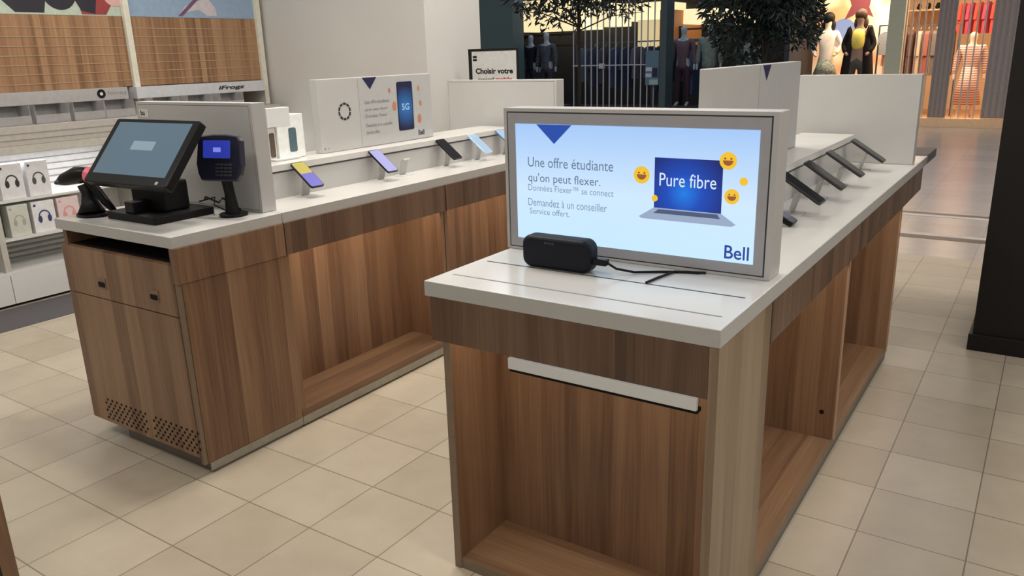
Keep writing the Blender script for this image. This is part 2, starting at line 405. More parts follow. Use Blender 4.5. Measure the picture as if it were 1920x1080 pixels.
text('text_line', "qu'on peut flexer.", -.760, Ys - .0006, 1.168, .245, TXT, sc, height=.034)
text('text_line', 'Données Flexer™ se connect', -.761, Ys - .0006, 1.140, .288, TXT2, sc, height=.020)
text('text_line', 'Demandez à un conseiller', -.762, Ys - .0006, 1.094, .268, TXT2, sc, height=.023)
text('text_line', 'Service offert.', -.757, Ys - .0006, 1.069, .140, TXT2, sc, height=.018)
text('logo', 'Bell', -.144, Ys - .0006, 1.000, .066, NAVY, sc, height=.037, bold=.0012)
# laptop picture
m, nt, b = nodes('laptop_screen_glow')
g = nt.nodes.new('ShaderNodeNewGeometry'); vm = nt.nodes.new('ShaderNodeVectorMath'); vm.operation = 'DISTANCE'
nt.links.new(g.outputs['Position'], vm.inputs[0]); vm.inputs[1].default_value = (-.262, Ys, 1.165)
rr = nt.nodes.new('ShaderNodeValToRGB'); e = rr.color_ramp.elements
e[0].position = 0; e[0].color = (.005, .22, .85, 1); e[1].position = .13; e[1].color = (.004, .012, .13, 1)
k = e.new(.05); k.color = (.004, .07, .52, 1)
nt.links.new(vm.outputs['Value'], rr.inputs[0]); nt.links.new(rr.outputs[0], b.inputs['Emission Color']); b.inputs['Emission Strength'].default_value = 1
b.inputs['Base Color'].default_value = (.01, .01, .02, 1)
lp = shape('laptop_picture', [(-.349, 1.120), (-.158, 1.118), (-.158, 1.258), (-.349, 1.258)], Ys, m, sc)
shape('laptop_keyboard_picture', [(-.350, 1.1195), (-.157, 1.1175), (-.117, 1.092), (-.128, 1.086), (-.385, 1.087), (-.394, 1.092)], Ys, emis('laptop_silver', (.34, .43, .60)), sc)
shape('laptop_keys_picture', [(-.335, 1.1165), (-.168, 1.1155), (-.160, 1.104), (-.350, 1.105)], Ys - .0007, emis('laptop_keys', (.07, .10, .19)), sc)
text('laptop_text', 'Pure fibre', -.334, Ys - .0008, 1.182, .160, emis('screen_white', (.75, .88, 1)), sc, height=.036)
YEL = emis('emoji_yellow', (.95, .58, .03)); EMB = emis('emoji_brown', (.35, .10, .02))
for (x, z, q) in ((-.387, 1.208, .024), (-.145, 1.258, .023), (-.102, 1.207, .011), (-.131, 1.166, .020), (-.347, 1.146, .009)):
    e_ = shape('smiley', disc(x, z, q), Ys - .0007, YEL, sc)
    if q > .015:
        bm = B()
        for s in (-1, 1): prism(bm, disc(x + s * q * .35, z + q * .25, q * .13, 10), Ys - .0014, Ys - .0017)
        arc = [(x + q * .6 * math.cos(t), z + q * .05 + q * .6 * math.sin(t)) for t in [PI + PI * k / 10 for k in range(11)]]
        prism(bm, arc, Ys - .0014, Ys - .0017)
        mk('smiley_face', bm, EMB, sc)

r = display_box(-2.84, -2.065, .462, .532, H + .001, 1.383, 'blank grey display box standing behind the touchscreen till', 'display_box')

bx('sticker', (-2.825, -2.755, .4605, .4614, 1.318, 1.352), WPLAS, r)
text('sticker_text', 'bu', -2.812, .4602, 1.326, .03, BLACKM, r, bold=.003)
display_box(-2.825, -1.985, 2.65, 2.74, H + .001, 1.383, 'blank pale display box at the far end of the left counter', 'display_box')
r = display_box(-.60, -.02, 2.80, 2.88, H + .001, 1.388, 'large blank grey back of a display box at the far end of the right counter', 'display_box', front=False)

# posters on the spines (facing +X)
def spine_display(xc, y0, y1, z0, z1, label, yp, ring=True, phone=True):
    r = empty('spine_display', (xc, (y0 + y1) / 2, z0), label, 'display')
    bx('housing', (xc - .045, xc, y0, y1, z0, z1), PANEL, r, .002)
    p = bx('poster', (xc + .0002, xc + .0022, yp, y1 - .005, z0 + .002, z1 - .003), mat('poster_paper', (.50, .50, .495), .45, noise=.02), r)
    X = xc + .0024
    shape('poster_triangle', [(yp + .03, z1 - .003), (yp + .135, z1 - .003), (yp + .082, z1 - .062)], X, mat('navy_print', (.012, .015, .07), .5), p, 'YZ')
    if ring:
        bm = B()
        n = 10
        for k in range(n):
            a0 = 2 * PI * k / n; a1 = a0 + 2 * PI / n * .8
            prism(bm, [(y0_ := y0 + .16) and (y0 + .17 + .043 * math.cos(t), z0 + .188 + .043 * math.sin(t)) for t in (a0, (a0 + a1) / 2, a1)] + [(y0 + .17 + .032 * math.cos(t), z0 + .188 + .032 * math.sin(t)) for t in (a1, (a0 + a1) / 2, a0)], xc + .0002, xc + .001, 'YZ')
        mk('ring_logo', bm, mat('black_print', (.03, .03, .03), .5), r)
        bm = B(); prism(bm, disc(y0 + .02, z0 + .02, .006, 10), xc + .0002, xc + .0008, 'YZ'); prism(bm, disc(y0 + .045, z0 + .02, .004, 10), xc + .0002, xc + .0008, 'YZ')
        mk('small_marks', bm, mat('grey_print', (.3, .3, .3), .5), r)
    if phone:
        ph = shape('phone_picture', [(yp + .345 + a_, z0 + .185 + b_) for a_, b_ in rrect(.125, .255, .012)], X, mat('poster_phone', (.012, .014, .05), .35), p, 'YZ')
        m, nt, b = nodes('poster_phone_glow')
        g = nt.nodes.new('ShaderNodeNewGeometry'); vm = nt.nodes.new('ShaderNodeVectorMath'); vm.operation = 'DISTANCE'
        nt.links.new(g.outputs['Position'], vm.inputs[0]); vm.inputs[1].default_value = (X, yp + .345, z0 + .18)
        rr = nt.nodes.new('ShaderNodeValToRGB'); e = rr.color_ramp.elements
        e[0].position = 0; e[0].color = (.03, .20, .62, 1); e[1].position = .11; e[1].color = (.01, .012, .06, 1)
        nt.links.new(vm.outputs['Value'], rr.inputs[0]); nt.links.new(rr.outputs[0], b.inputs['Base Color'])
        shape('phone_wallpaper', [(yp + .345 + a_, z0 + .185 + b_) for a_, b_ in rrect(.113, .243, .008)], X + .0007, m, p, 'YZ')
        text('phone_text', '5G', X + .0016, yp + .315, z0 + .165, .06, mat('print_pale_blue', (.4, .65, .9), .5), p, face='+X', height=.035, bold=.002)
        GP = mat('grey_text_print', (.27, .26, .27), .5)
        for k_, (s_, wd) in enumerate((('Une offre étudiante', .185), ("qu'on peut flexer", .17), ('Données Flexer', .165), ('Demandez à un conseiller', .20), ('Service offert', .10))):
            text('poster_text', s_, X + .0006, yp + .035, z0 + .215 - .035 * k_ - (.012 if k_ > 2 else 0), wd, GP, p, face='+X', height=.017, bold=.001)
        bm = B()
        for a_, b_, s_ in ((.225, .27, .011), (.258, .185, .020), (.46, .27, .012), (.47, .19, .012), (.455, .105, .02)):
            prism(bm, [(yp + a_ + s_ * .8 * math.cos(t), z0 + b_ + s_ * (1.5 if math.sin(t) > 0 else 1) * math.sin(t)) for t in [2 * PI * k / 12 for k in range(12)]], X, X + .0006, 'YZ')
        mk('flame_pictures', bm, mat('flame_print', (.55, .23, .12), .5), p)
        text('poster_logo', 'Bell', X + .0006, yp + .44, z0 + .022, .05, mat('navy_print', (.012, .015, .07), .5), p, face='+X', height=.028, bold=.002)
    return r
spine_display(-2.38, 1.10, 1.945, 1.101, 1.448, 'grey display box with ring logo and 5G phone poster on the left riser', 1.375)
spine_display(-.42, 1.03, 2.12, 1.101, 1.472, 'pale display box with a navy triangle poster on the riser behind the lit advert screen', 1.54, ring=False, phone=False)

# ------------------------------------------------------------------ phones on stands
def phone_stand(w_=.045):
    r = empty('phone_stand', (0, 0, 0), '', '')
    bm = B(); prism(bm, rrect(.07, .075, .01), 0, .004, 'XY'); mk('base', bm, WPLAS, r)
    bm = B(); prism(bm, [(-.012, .004), (-.006, .004), (.016, .075), (.03, .083), (.024, .089), (.006, .080)], -w_ / 2, w_ / 2, 'XZ'); mk('post', bm, STANDM, r, .001)
    return r
def phone(screen_m, body_m=BLACK, top_m=None):
    r = empty('smartphone', (0, 0, 0), '', '')
    bm = B(); prism(bm, rrect(.162, .078, .012), -.009, 0, 'XY'); mk('body', bm, body_m, r, .002)
    s = B(); prism(s, rrect(.152, .070, .009), 0, .0008, 'XY'); so = mk('screen', s, screen_m, r)
    if top_m:
        s = B(); prism(s, rrect(.07, .070, .006, cx=-.041), .0008, .0014, 'XY'); mk('screen_picture', s, top_m, so)
    c = B(); prism(c, rrect(.028, .028, .006, cx=-.058, cy=.016), -.012, -.009, 'XY'); mk('camera_bump', c, body_m, r)
    return r
OFFS = mat('dark_glass', (.01, .01, .012), .12)
VIO = emis('phone_violet', (.13, .11, .62)); YELS = emis('phone_yellow', (.62, .50, .04)); LAV = emis('phone_lavender', (.30, .30, .72)); LBL = emis('phone_light_blue', (.42, .60, .80))
LEFTP = [(.83, VIO, BLACK, YELS, 'smartphone with yellow and violet screen, nearest on the left counter', 'white stand under the yellow and violet phone'),
         (1.325, LAV, BLACK, None, 'smartphone with lavender screen in a dark rim on the left counter', 'white stand under the lavender phone'),
         (1.85, OFFS, BLACK, None, 'smartphone with switched off black screen on the left counter', 'white stand under the black phone on the left counter'),
         (2.14, LBL, mat('pale_blue_body', (.45, .6, .72), .3), None, 'pale blue smartphone with light blue screen on the left counter', 'white stand under the pale blue phone'),
         (2.42, LBL, mat('blue_body', (.10, .16, .35), .3), None, 'dark blue rimmed smartphone half hidden behind the lit advert screen', 'white stand half hidden behind the advert screen')]
st0 = phone_stand(); first = True
for y, sm, bm_, tm, lab, slab in LEFTP:
    s = st0 if first else copy_tree(st0); first = False
    s.location = (-2.215, y, H); tag(s, slab, 'phone stand', 'phone stands on the left counter')
    p = phone(sm, bm_, tm); p.location = (-2.196, y, H + .1)
    p.rotation_euler = (0, math.radians(38), 0); tag(p, lab, 'phone', 'demo phones on the left counter')
s = copy_tree(st0); s.location = (-2.225, 1.50, H); tag(s, 'empty white phone stand between the lavender and the black phone', 'phone stand', 'phone stands on the left counter')
st1 = phone_stand(.075)
for i, (y, lab, slab) in enumerate(((1.34, 'black smartphone on a stand just right of the advert screen, nearest on the right counter', 'grey stand under the nearest phone of the right counter'),
                          (1.68, 'black smartphone on the right counter, second from the advert screen', 'grey stand under the second phone of the right counter'),
                          (2.04, 'black smartphone on the right counter, third from the advert screen', 'grey stand under the third phone of the right counter'),
                          (2.53, 'black smartphone in front of the big blank display box on the right counter', 'grey stand in front of the big blank display box'))):
    s = st1 if i == 0 else copy_tree(st1)
    s.location = (-.205, y, H); tag(s, slab, 'phone stand', 'phone stands on the right counter')
    p = phone(OFFS, mat('graphite_body', (.03, .03, .032), .35)); p.location = (-.180, y, H + .1); p.rotation_euler = (0, math.radians(33), 0); p.scale = (1.12, 1.12, 1.1)
    tag(p, lab, 'phone', 'demo phones on the right counter')
# small black hotspot on its own low stand
r = empty('mobile_hotspot', (-.185, 1.13, H), 'small black mobile device on a low wedge beside the advert screen', 'mobile device')
bm = B(); prism(bm, [(-.04, 0), (.03, 0), (-.035, .035)], -.03, .03, 'XZ'); bmesh.ops.translate(bm, verts=bm.verts, vec=(-.185, 1.13, H)); mk('wedge', bm, STANDM, r)
bm = B(); Mx = Matrix.Translation((-.19, 1.13, H + .033)) @ Matrix.Rotation(math.radians(28), 4, 'Y')
prism(bm, rrect(.10, .065, .01), -.007, .007, 'XY', Mx); mk('body', bm, BLACK, r, .002)
bm = B(); prism(bm, rrect(.05, .05, .006), .007, .008, 'XY', Mx); mk('screen', bm, emis('dim_blue', (.01, .012, .06)), r)
# price tag on the panel
t = bx('price_tag', (-.235, -.195, 2.40, 2.406, H, H + .03), WPLAS); tag(t, 'tiny white price tag with dark print behind the third phone on the right counter', 'price tag')

# ------------------------------------------------------------------ touchscreen till
RZ = .05
r = empty('touchscreen_till', (-2.41, .23, H), 'black touchscreen till tilted back on a square base', 'till')
bm = B(); prism(bm, rrect(.33, .27, .012, cx=-2.41, cy=.235), H, H + .030, 'XY'); mk('base', bm, BLACKM, r, .004)
bx('neck', (-2.53, -2.30, .19, .30, H + .030, H + .15), BLACKM, r, .01)
bx('card_reader', (-2.46, -2.40, .115, .19, H + .030, H + .075), BLACK, r, .004)
yaw = -.05; tilt = .70; cx, cy, cz = -2.335, .142, 1.223; hw, hh = .252, .147
rt = Vector((math.cos(yaw), -math.sin(yaw), 0)); bk = Vector((math.sin(yaw), math.cos(yaw), 0))
up = bk * math.sin(tilt) + Vector((0, 0, 1)) * math.cos(tilt); nrm = up.cross(rt) * -1
nrm = rt.cross(up)
MM = Matrix(((rt.x, up.x, nrm.x, cx), (rt.y, up.y, nrm.y, cy), (rt.z, up.z, nrm.z, cz), (0, 0, 0, 1)))
# slide it back so that its foot meets the neck
bm = B(); prism(bm, rrect(hw * 2, hh * 2, .012), -.035, 0, 'XY', MM); hs = mk('monitor', bm, BLACK, r, .004)
bm = B(); prism(bm, rrect(.44, .235, .003, cy=.012), 0, .0008, 'XY', MM); 
m, nt, b = nodes('till_screen'); b.inputs['Base Color'].default_value = (.03, .045, .055, 1); b.inputs['Roughness'].default_value = .12
b.inputs['Emission Color'].default_value = (.085, .135, .175, 1); b.inputs['Emission Strength'].default_value = 1
sn = mk('screen', bm, m, hs)
bm = B(); prism(bm, rrect(.135, .04, .004, cy=.025), .0008, .0014, 'XY', MM); mk('dialog_box', bm, emis('dialog', (.23, .33, .38)), sn)
bm = B(); prism(bm, rrect(.016, .012, .003, cx=.19, cy=-.13), 0, .001, 'XY', MM); mk('badge', bm, CHROME, hs)
bm = B(); v = MM @ Vector((0, -.02, -.034)); tube(bm, [v, (v + Vector((-2.41, .245, H + .12))) / 2, (-2.41, .245, H + .1)], .045, 12); mk('hinge', bm, BLACKM, r)
# cables behind the till
bm = B(); tube(bm, [(-2.29, .36, H + .06), (-2.24, .33, H + .075), (-2.20, .36, H + .05), (-2.23, .40, H + .06), (-2.18, .42, H + .03), (-2.15, .43, H + .005)], .004, 6)
tube(bm, [(-2.30, .34, H + .05), (-2.25, .38, H + .065), (-2.22, .35, H + .04), (-2.19, .40, H + .004)], .003, 6)
mk('cable', bm, BLACKM, r)

# card terminal
r = empty('card_terminal', (-2.13, .37, H), 'black card payment terminal with a lit blue screen on a round post', 'payment terminal')
bm = B(); cyl(bm, (-2.135, .375, H + .006), .055, .012, 'Z', 28); mk('base', bm, BLACK, r, .002)
bm = B(); tube(bm, [(-2.14, .375, H + .01), (-2.14, .372, H + .09), (-2.13, .352, 1.15)], [.028, .020, .022], 14); mk('post', bm, BLACKM, r)
yaw = -.27; tilt = .20; rt = Vector((math.cos(yaw), -math.sin(yaw), 0)); bk = Vector((math.sin(yaw), math.cos(yaw), 0))
up = bk * math.sin(tilt) + Vector((0, 0, 1)) * math.cos(tilt); nrm = rt.cross(up)
TM = Matrix(((rt.x, up.x, nrm.x, -2.118), (rt.y, up.y, nrm.y, .325), (rt.z, up.z, nrm.z, 1.183), (0, 0, 0, 1)))
bm = B(); prism(bm, [(-.095, -.06), (-.08, -.085), (.08, -.085), (.095, -.06), (.105, -.02), (.098, .07), (.085, .088), (.03, .094), (-.03, .094), (-.085, .088), (-.098, .07), (-.105, -.02)], -.03, 0, 'XY', TM)
hs = mk('body', bm, mat('terminal_body', (.015, .016, .035), .35), r, .006)
bm = B(); prism(bm, rrect(.125, .068, .004, cx=-.008, cy=.036), 0, .0012, 'XY', TM)
sn = mk('screen', bm, emis('terminal_blue', (.02, .035, .36)), hs)
bm = B(); prism(bm, rrect(.035, .018, .003, cx=-.006, cy=.034), .0012, .0018, 'XY', TM); mk('screen_message', bm, emis('terminal_msg', (.22, .26, .85)), sn)
bm = B()
for i in range(4):
    for j in range(4): prism(bm, rrect(.016, .008, .002, 2, cx=-.005 + i * .02, cy=-.022 - j * .0135), 0, .002, 'XY', TM)
mk('keypad', bm, mat('grey_keys', (.045, .047, .055), .5), hs)

# barcode scanner on its stand
r = empty('barcode_scanner', (-2.67, .12, H), 'black handheld barcode scanner standing in a cradle left of the till', 'scanner')
bm = B(); prism(bm, disc(-2.69, .11, .075, 24, 1, .8), H, H + .012, 'XY'); mk('base', bm, BLACK, r, .003)
bm = B(); tube(bm, [(-2.70, .11, H + .01), (-2.71, .115, H + .05), (-2.725, .12, H + .09), (-2.735, .115, H + .125)], [.055, .034, .024, .026], 12); mk('cradle', bm, BLACKM, r, smooth=True)
bm = B(); tube(bm, [(-2.60, .15, H + .02), (-2.64, .14, H + .06), (-2.685, .13, H + .115), (-2.72, .12, H + .16)], [.012, .018, .020, .026], 12); mk('grip', bm, BLACK, r, smooth=True)
bm = B(); tube(bm, [(-2.67, .125, H + .160), (-2.70, .12, H + .168), (-2.76, .11, H + .162), (-2.83, .09, H + .143), (-2.89, .08, H + .125)], [.022, .031, .036, .026, .006], 14)
h_ = mk('head', bm, BLACK, r, smooth=True)
bm = B(); tube(bm, [(-2.69, .122, H + .167), (-2.658, .126, H + .160)], [.034, .022], 14); mk('red_light_ring', bm, mat('red_plastic', (.45, .05, .07), .3, emit=(1, .3, .35), es=.3), h_)

# black speaker on the front worktop
r = empty('portable_speaker', (-.57, .285, H), 'black rounded portable speaker in front of the lit advert screen', 'speaker')
bm = B(); prism(bm, rrect(.222, .093, .028, 7, cx=-.572, cy=H + .047), .255, .312, 'XZ')
bd = mk('body', bm, mat('speaker_fabric', (.008, .009, .016), .5, noise=.3, nscale=900), r, .014, seg=4)
text('badge', 'BOSE', -.605, .2545, H + .074, .032, mat('grey_badge', (.10, .10, .12), .4), bd, height=.006)
bm = B(); prism(bm, rrect(.05, .018, .003, cx=-.444, cy=H + .036), .270, .292, 'XZ'); mk('plug', bm, BLACK, r, .002)
bm = B(); pts = [(-.42, .281, H + .035), (-.40, .295, H + .018), (-.36, .325, H + .006), (-.30, .37, H + .004), (-.25, .395, H + .004), (-.205, .405, H + .004)]
tube(bm, pts, .0035, 8); mk('cable', bm, BLACKM, r)
bm = B(); tube(bm, [(-.292, .254, H + .004), (-.285, .31, H + .004), (-.268, .385, H + .005), (-.20, .412, H + .004), (-.19, .415, H + .004)], .0035, 8)
t = mk('loose_cable', bm, BLACKM); tag(t, 'short black cable lying bent on the worktop right of the speaker', 'cable')

# accessory pack on the left riser
r = empty('accessory_pack', (-2.42, .90, 1.101), 'bright white retail box with a pictured phone case on the left riser', 'boxed accessory')
bx('carton', (-2.47, -2.39, .85, 1.005, 1.102, 1.300), mat('glossy_white_card', (.92, .95, .93), .3, emit=None), r, .002)
bx('header_card', (-2.43, -2.389, .80, .93, 1.25, 1.335), WPLAS, r, .002)
shape('case_picture', [(.935 + a_, 1.185 + b_) for a_, b_ in rrect(.045, .11, .01)], -2.3895, mat('teal_print', (.10, .16, .19), .4), r, 'YZ')
bx('tray', (-2.40, -2.36, .80, .95, 1.1015, 1.108), WPLAS, r)
r = empty('accessory_pack', (-2.42, .83, 1.101), 'dark brown phone case in a white pack at the edge of the blank display box', 'boxed accessory')
bx('carton', (-2.47, -2.40, .79, .845, 1.102, 1.248), WPLAS, r, .002)
shape('case_picture', [(.822 + a_, 1.17 + b_) for a_, b_ in rrect(.03, .11, .008)], -2.3995, mat('brown_print', (.12, .08, .06), .4), r, 'YZ')

# standing sign behind the left counter
r = empty('floor_sign', (-3.05, 3.5, 0), 'white floor sign in a black frame behind the left counter end, bold lettering', 'sign')
bx('frame', (-3.275, -2.825, 3.50, 3.53, .95, 1.582), BLACKM, r, .002)
p = bx('sheet', (-3.237, -2.832, 3.494, 3.4999, .97, 1.562), mat('sign_sheet', (.62, .62, .61), .5), r)
bm = B(); cyl(bm, (-3.05, 3.52, .48), .02, .95, 'Z', 14); mk('pole', bm, BLACKM, r)
bm = B(); cyl(bm, (-3.05, 3.52, .01), .2, .02, 'Z', 32); mk('base', bm, BLACKM, r)
text('sign_text', 'Choisir votre', -3.205, 3.4935, 1.40, .345, BLACKM, p, height=.042, bold=.004)
text('sign_text', 'appareil', -3.185, 3.4935, 1.345, .15, BLACKM, p, height=.035, bold=.003)
text('sign_text', 'mobile', -3.02, 3.4935, 1.345, .15, mat('red_print', (.5, .04, .04), .5), p, height=.030, bold=.003)
bm = B()
for k in range(2): box(bm, -3.225, -3.19, 3.4915, 3.4939, 1.515 - k * .022, 1.53 - k * .022)
mk('sign_emblem', bm, BLACKM, p)

# ------------------------------------------------------------------ wall unit on the left
GREYB = mat('grey_shelf_back', (.30, .31, .29), .5)
r = empty('wall_shelving', (-5.3, 1.2, 0), 'white lit wall shelving with drawers below and accessory cells along the left wall', 'shelving unit')
YS = [-1.35, -.30, .755, 1.80, 2.5, 3.17]
bx('toe_kick', (-5.6, -5.13, -2, 3.18, .004, .02), BLACKM, r)
for k in range(len(YS) - 1):
    bx('base_panel', (-5.12, -5.10, YS[k] + .002, YS[k + 1] - .002, .02, .213), WPLAS, r, .001)
bx('back_panel', (-5.6, -5.45, -2, 3.18, .02, 1.05), mat('white_back', (.72, .72, .72), .5), r)
bx('bottom_shelf', (-5.45, -5.10, -2, 3.18, .2135, .235), WPLAS, r)
for y in YS: bx('divider', (-5.45, -5.105, y - .018, y + .018, .2351, 1.0), mat('warm_white_panel', (.55, .53, .48), .4), r)
for k in range(1, len(YS) - 1):
    y0, y1 = YS[k] + .019, YS[k + 1] - .019
    bx('shelf', (-5.45, -5.12, y0, y1, .435, .452), WPLAS, r)
    bx('shelf', (-5.45, -5.14, y0, y1, .685, .700), WPLAS, r)
    bm = B()
    for q in range(5): box(bm, -5.4499, -5.44, y0, y1, .25 + q * .036, .262 + q * .036)
    mk('slat_rails', bm, GREYB, r)
    bm = B()
    for q in range(6): box(bm, -5.4499, -5.445, y0, y1, .74 + q * .045, .746 + q * .045)
    mk('slat_rails', bm, GREYB, r)
    area((-5.25, (y0 + y1) / 2, .985), .1, y1 - y0 - .1, 2.2, (1, .98, 1), name='cell_light')
bx('cell_top', (-5.6, -5.10, -2, 3.18, 1.0, 1.05), mat('warm_white_panel', (.55, .53, .48), .4), r)
bx('slanted_front', (-5.6, -5.10, -2, 3.18, 1.0501, 1.175), mat('beige_front', (.50, .47, .43), .4), r, .003)
bm = B()
for z in (1.085, 1.125): box(bm, -5.1, -5.097, -2, 3.18, z, z + .004)
mk('front_lines', bm, GREYB, r)
bx('header_band', (-5.35, -5.22, -2, 1.86, 1.30, 1.385), mat('grey_band', (.45, .44, .44), .4), r)
bx('header_band', (-5.35, -5.22, 1.93, 3.13, 1.295, 1.380), mat('pale_band', (.62, .64, .68), .4), r)
text('header_text', 'fonez', -5.219, 1.70, 1.335, .15, mat('grey_text_print', (.27, .26, .27), .5), r, face='+X', height=.028)
bm = B(); prism(bm, disc(1.655, 1.345, .032, 20), -5.2199, -5.2185, 'YZ'); lg = mk('header_emblem', bm, BLACKM, r)
bm = B(); prism(bm, disc(1.655, 1.345, .012, 12), -5.2184, -5.2178, 'YZ'); mk('header_emblem_centre', bm, WPLAS, lg)
text('header_text', 'iFrogz', -5.219, 2.65, 1.325, .27, mat('black_print', (.03, .03, .03), .5), r, face='+X', height=.04, bold=.004, shear=.25)
# wood slatwall above
for y0, y1, lab in ((-2, 1.955, 'left'), (2.005, 3.16, 'right')):
    sw = bx('slatwall', (-5.6, -5.30, y0, y1, 1.386, 1.885), WALLWOOD, r)
    bm = B()
    for q in range(7): box(bm, -5.30, -5.297, y0, y1, 1.43 + q * .062, 1.434 + q * .062)
    mk('slat_grooves', bm, mat('slat_insert', (.55, .42, .30), .35, .3), sw)
LP = mat('cream_post', (.78, .76, .66), .4)
for y in (1.98, 3.185): bx('post', (-5.6, -5.27, y - .022, y + .022, 1.176, 2.6), LP, r)
# translucent acrylic holders standing on the shelving
ACR = mat('smoky_acrylic', (.55, .54, .55), .15, alpha=.45)
ah = None
for i, y in enumerate((.72, .98, 1.24, 1.50, 1.72, 2.1, 2.4, 2.7)):
    if ah is None:
        a_ = empty('acrylic_bin', (-5.2, y, 1.176), '', '')
        bx('tray', (-5.30, -5.12, y - .115, y + .115, 1.177, 1.183), ACR, a_)
        bx('back_plate', (-5.30, -5.296, y - .115, y + .115, 1.1835, 1.32), ACR, a_)
        bx('front_plate', (-5.124, -5.12, y - .115, y + .115, 1.1835, 1.235), ACR, a_)
        for s in (-1, 1): bx('side_plate', (-5.2955, -5.1245, y + s * .113 - .002, y + s * .113 + .002, 1.1835, 1.30), ACR, a_)
        ah = a_; ay0 = y
    else:
        a_ = copy_tree(ah); a_.location.y = y
    tag(a_, 'empty smoky clear acrylic bin in the row on the wall shelving below the brand header', 'acrylic bin', 'acrylic bins on the wall shelving')
# headphone cartons
HPC = {}
def headphone_box(y0, y1, z0, z1, x1, carton, printm, label):
    r = empty('headphone_box', (x1 - .04, (y0 + y1) / 2, z0), label, 'boxed headphones', 'headphone boxes in the wall cell')
    bx('carton', (x1 - .09, x1, y0, y1, z0 + .0005, z1), carton, r, .002)
    yc = (y0 + y1) / 2; zc = z0 + (z1 - z0) * .5; R_ = (y1 - y0) * .27
    bm = B()
    for k in range(10):
        a0 = PI * k / 10; a1 = PI * (k + 1) / 10
        prism(bm, [(yc + R_ * math.cos(a0), zc + R_ * 1.15 * math.sin(a0)), (yc + R_ * math.cos(a1), zc + R_ * 1.15 * math.sin(a1)), (yc + R_ * .8 * math.cos(a1), zc + R_ * .9 * math.sin(a1)), (yc + R_ * .8 * math.cos(a0), zc + R_ * .9 * math.sin(a0))], x1 + .0003, x1 + .001, 'YZ')
    for s in (-1, 1): prism(bm, disc(yc + s * R_ * .78, zc - R_ * .35, R_ * .42, 16, .8, 1.5), x1 + .0003, x1 + .0016, 'YZ')
    mk('headphone_picture', bm, printm, r)
    bm = B(); prism(bm, disc(y0 + .02, z1 - .025, .009, 12), x1 + .0003, x1 + .001, 'YZ'); mk('small_logo', bm, printm, r)
    return r
CW = mat('white_card', (.80, .80, .82), .4); CG = mat('greenish_card', (.62, .64, .58), .4); CP = mat('pink_card', (.78, .62, .63), .4)
headphone_box(.835, .985, .7005, .935, -5.16, CW, mat('print_black', (.04, .04, .04), .5), 'white headphone box with black headphones, upper left in the wall cell')
headphone_box(1.01, 1.155, .7005, .935, -5.16, CW, mat('print_dark', (.09, .09, .09), .5), 'white headphone box with slim dark headphones, upper right in the wall cell')
headphone_box(.835, .965, .4525, .665, -5.14, CG, mat('print_sage', (.42, .43, .36), .5), 'greenish headphone box, lower left in the wall cell')
headphone_box(.99, 1.14, .4525, .665, -5.14, CW, mat('print_navy', (.04, .06, .20), .5), 'white headphone box with navy headphones, lower middle in the wall cell')
headphone_box(1.16, 1.31, .4525, .665, -5.14, CP, mat('print_rose', (.75, .35, .35), .5), 'pinkish headphone box behind the scanner, lower right in the wall cell')
headphone_box(.52, .70, .4525, .66, -5.14, mat('pale_blue_card', (.55, .66, .74), .4), mat('print_blue', (.3, .45, .6), .5), 'pale blue box in the cell at the left picture edge')

# wall graphics above the slatwall
def graphic(y0, y1, bg, label):
    r = empty('wall_graphic', (-5.35, (y0 + y1) / 2, 1.887), label, 'wall poster')
    bx('sheet', (-5.36, -5.305, y0, y1, 1.887, 2.6), bg, r)
    return r
g1 = graphic(-2, 1.955, mat('pale_green_print', (.50, .58, .49), .5), 'pale green wall graphic with dark and red shapes above the left wooden slat panel')
def blot(name, pts, m, par, x=-5.3045):
    bm = B(); prism(bm, pts, x, x + .001, 'YZ'); mk(name, bm, m, par)
BLK = mat('poster_black', (.02, .018, .03), .5)
blot('dark_shape', [(1.21, 1.90), (1.40, 1.90), (1.45, 2.1), (1.10, 2.1), (1.12, 1.99)], BLK, g1)
blot('dark_shape', disc(1.52, 2.04, .12, 24, 1, 1), BLK, g1)
blot('red_shape', [(1.66, 1.895), (1.84, 1.895), (1.90, 1.98), (1.88, 2.2), (1.60, 2.2)], mat('poster_red', (.32, .05, .05), .5), g1)
blot('dark_wedge', [(1.66, 1.92), (1.76, 1.90), (1.78, 2.0), (1.62, 2.0)], BLK, g1, -5.3034)
blot('pink_shape', disc(1.92, 2.03, .085, 16, 1, .9), mat('poster_pink', (.70, .42, .42), .5), g1, -5.3034)
g2 = graphic(2.005, 3.16, mat('sky_blue_print', (.30, .42, .58), .5), 'sky blue wall graphic with a white shoe shape above the right wooden slat panel')
blot('shoe_shape', [(2.44, 1.91), (2.50, 1.97), (2.60, 2.01), (2.72, 2.04), (2.78, 1.97), (2.79, 1.905), (2.70, 1.905), (2.62, 1.95), (2.52, 1.93)], mat('poster_white', (.62, .56, .60), .5), g2)
blot('shoe_stripe', [(2.43, 1.90), (2.47, 1.90), (2.66, 2.05), (2.64, 2.07)], mat('poster_plum', (.18, .08, .16), .5), g2, -5.3034)

# near left cabinet corner
r = empty('counter_cabinet', (-1.7, -1.25, 0), 'wooden cabinet edge cropped at the bottom left corner of the photo', 'cabinet')
bx('body', (-2.25, -1.50, -1.7, -.885, .03, H - .04), DARK, r)
bx('side_panel', (-1.499, -1.478, -1.70, -.883, .0, H - .04), mat('dark_cabinet_face', (.03, .028, .02), .5), r)
bx('edge_board', (-1.4779, -1.474, -.915, -.880, .0, H - .04), WOOD, r)
bx('top', (-2.26, -1.47, -1.72, -.87, H - .0399, H), WHITE, r, .003)

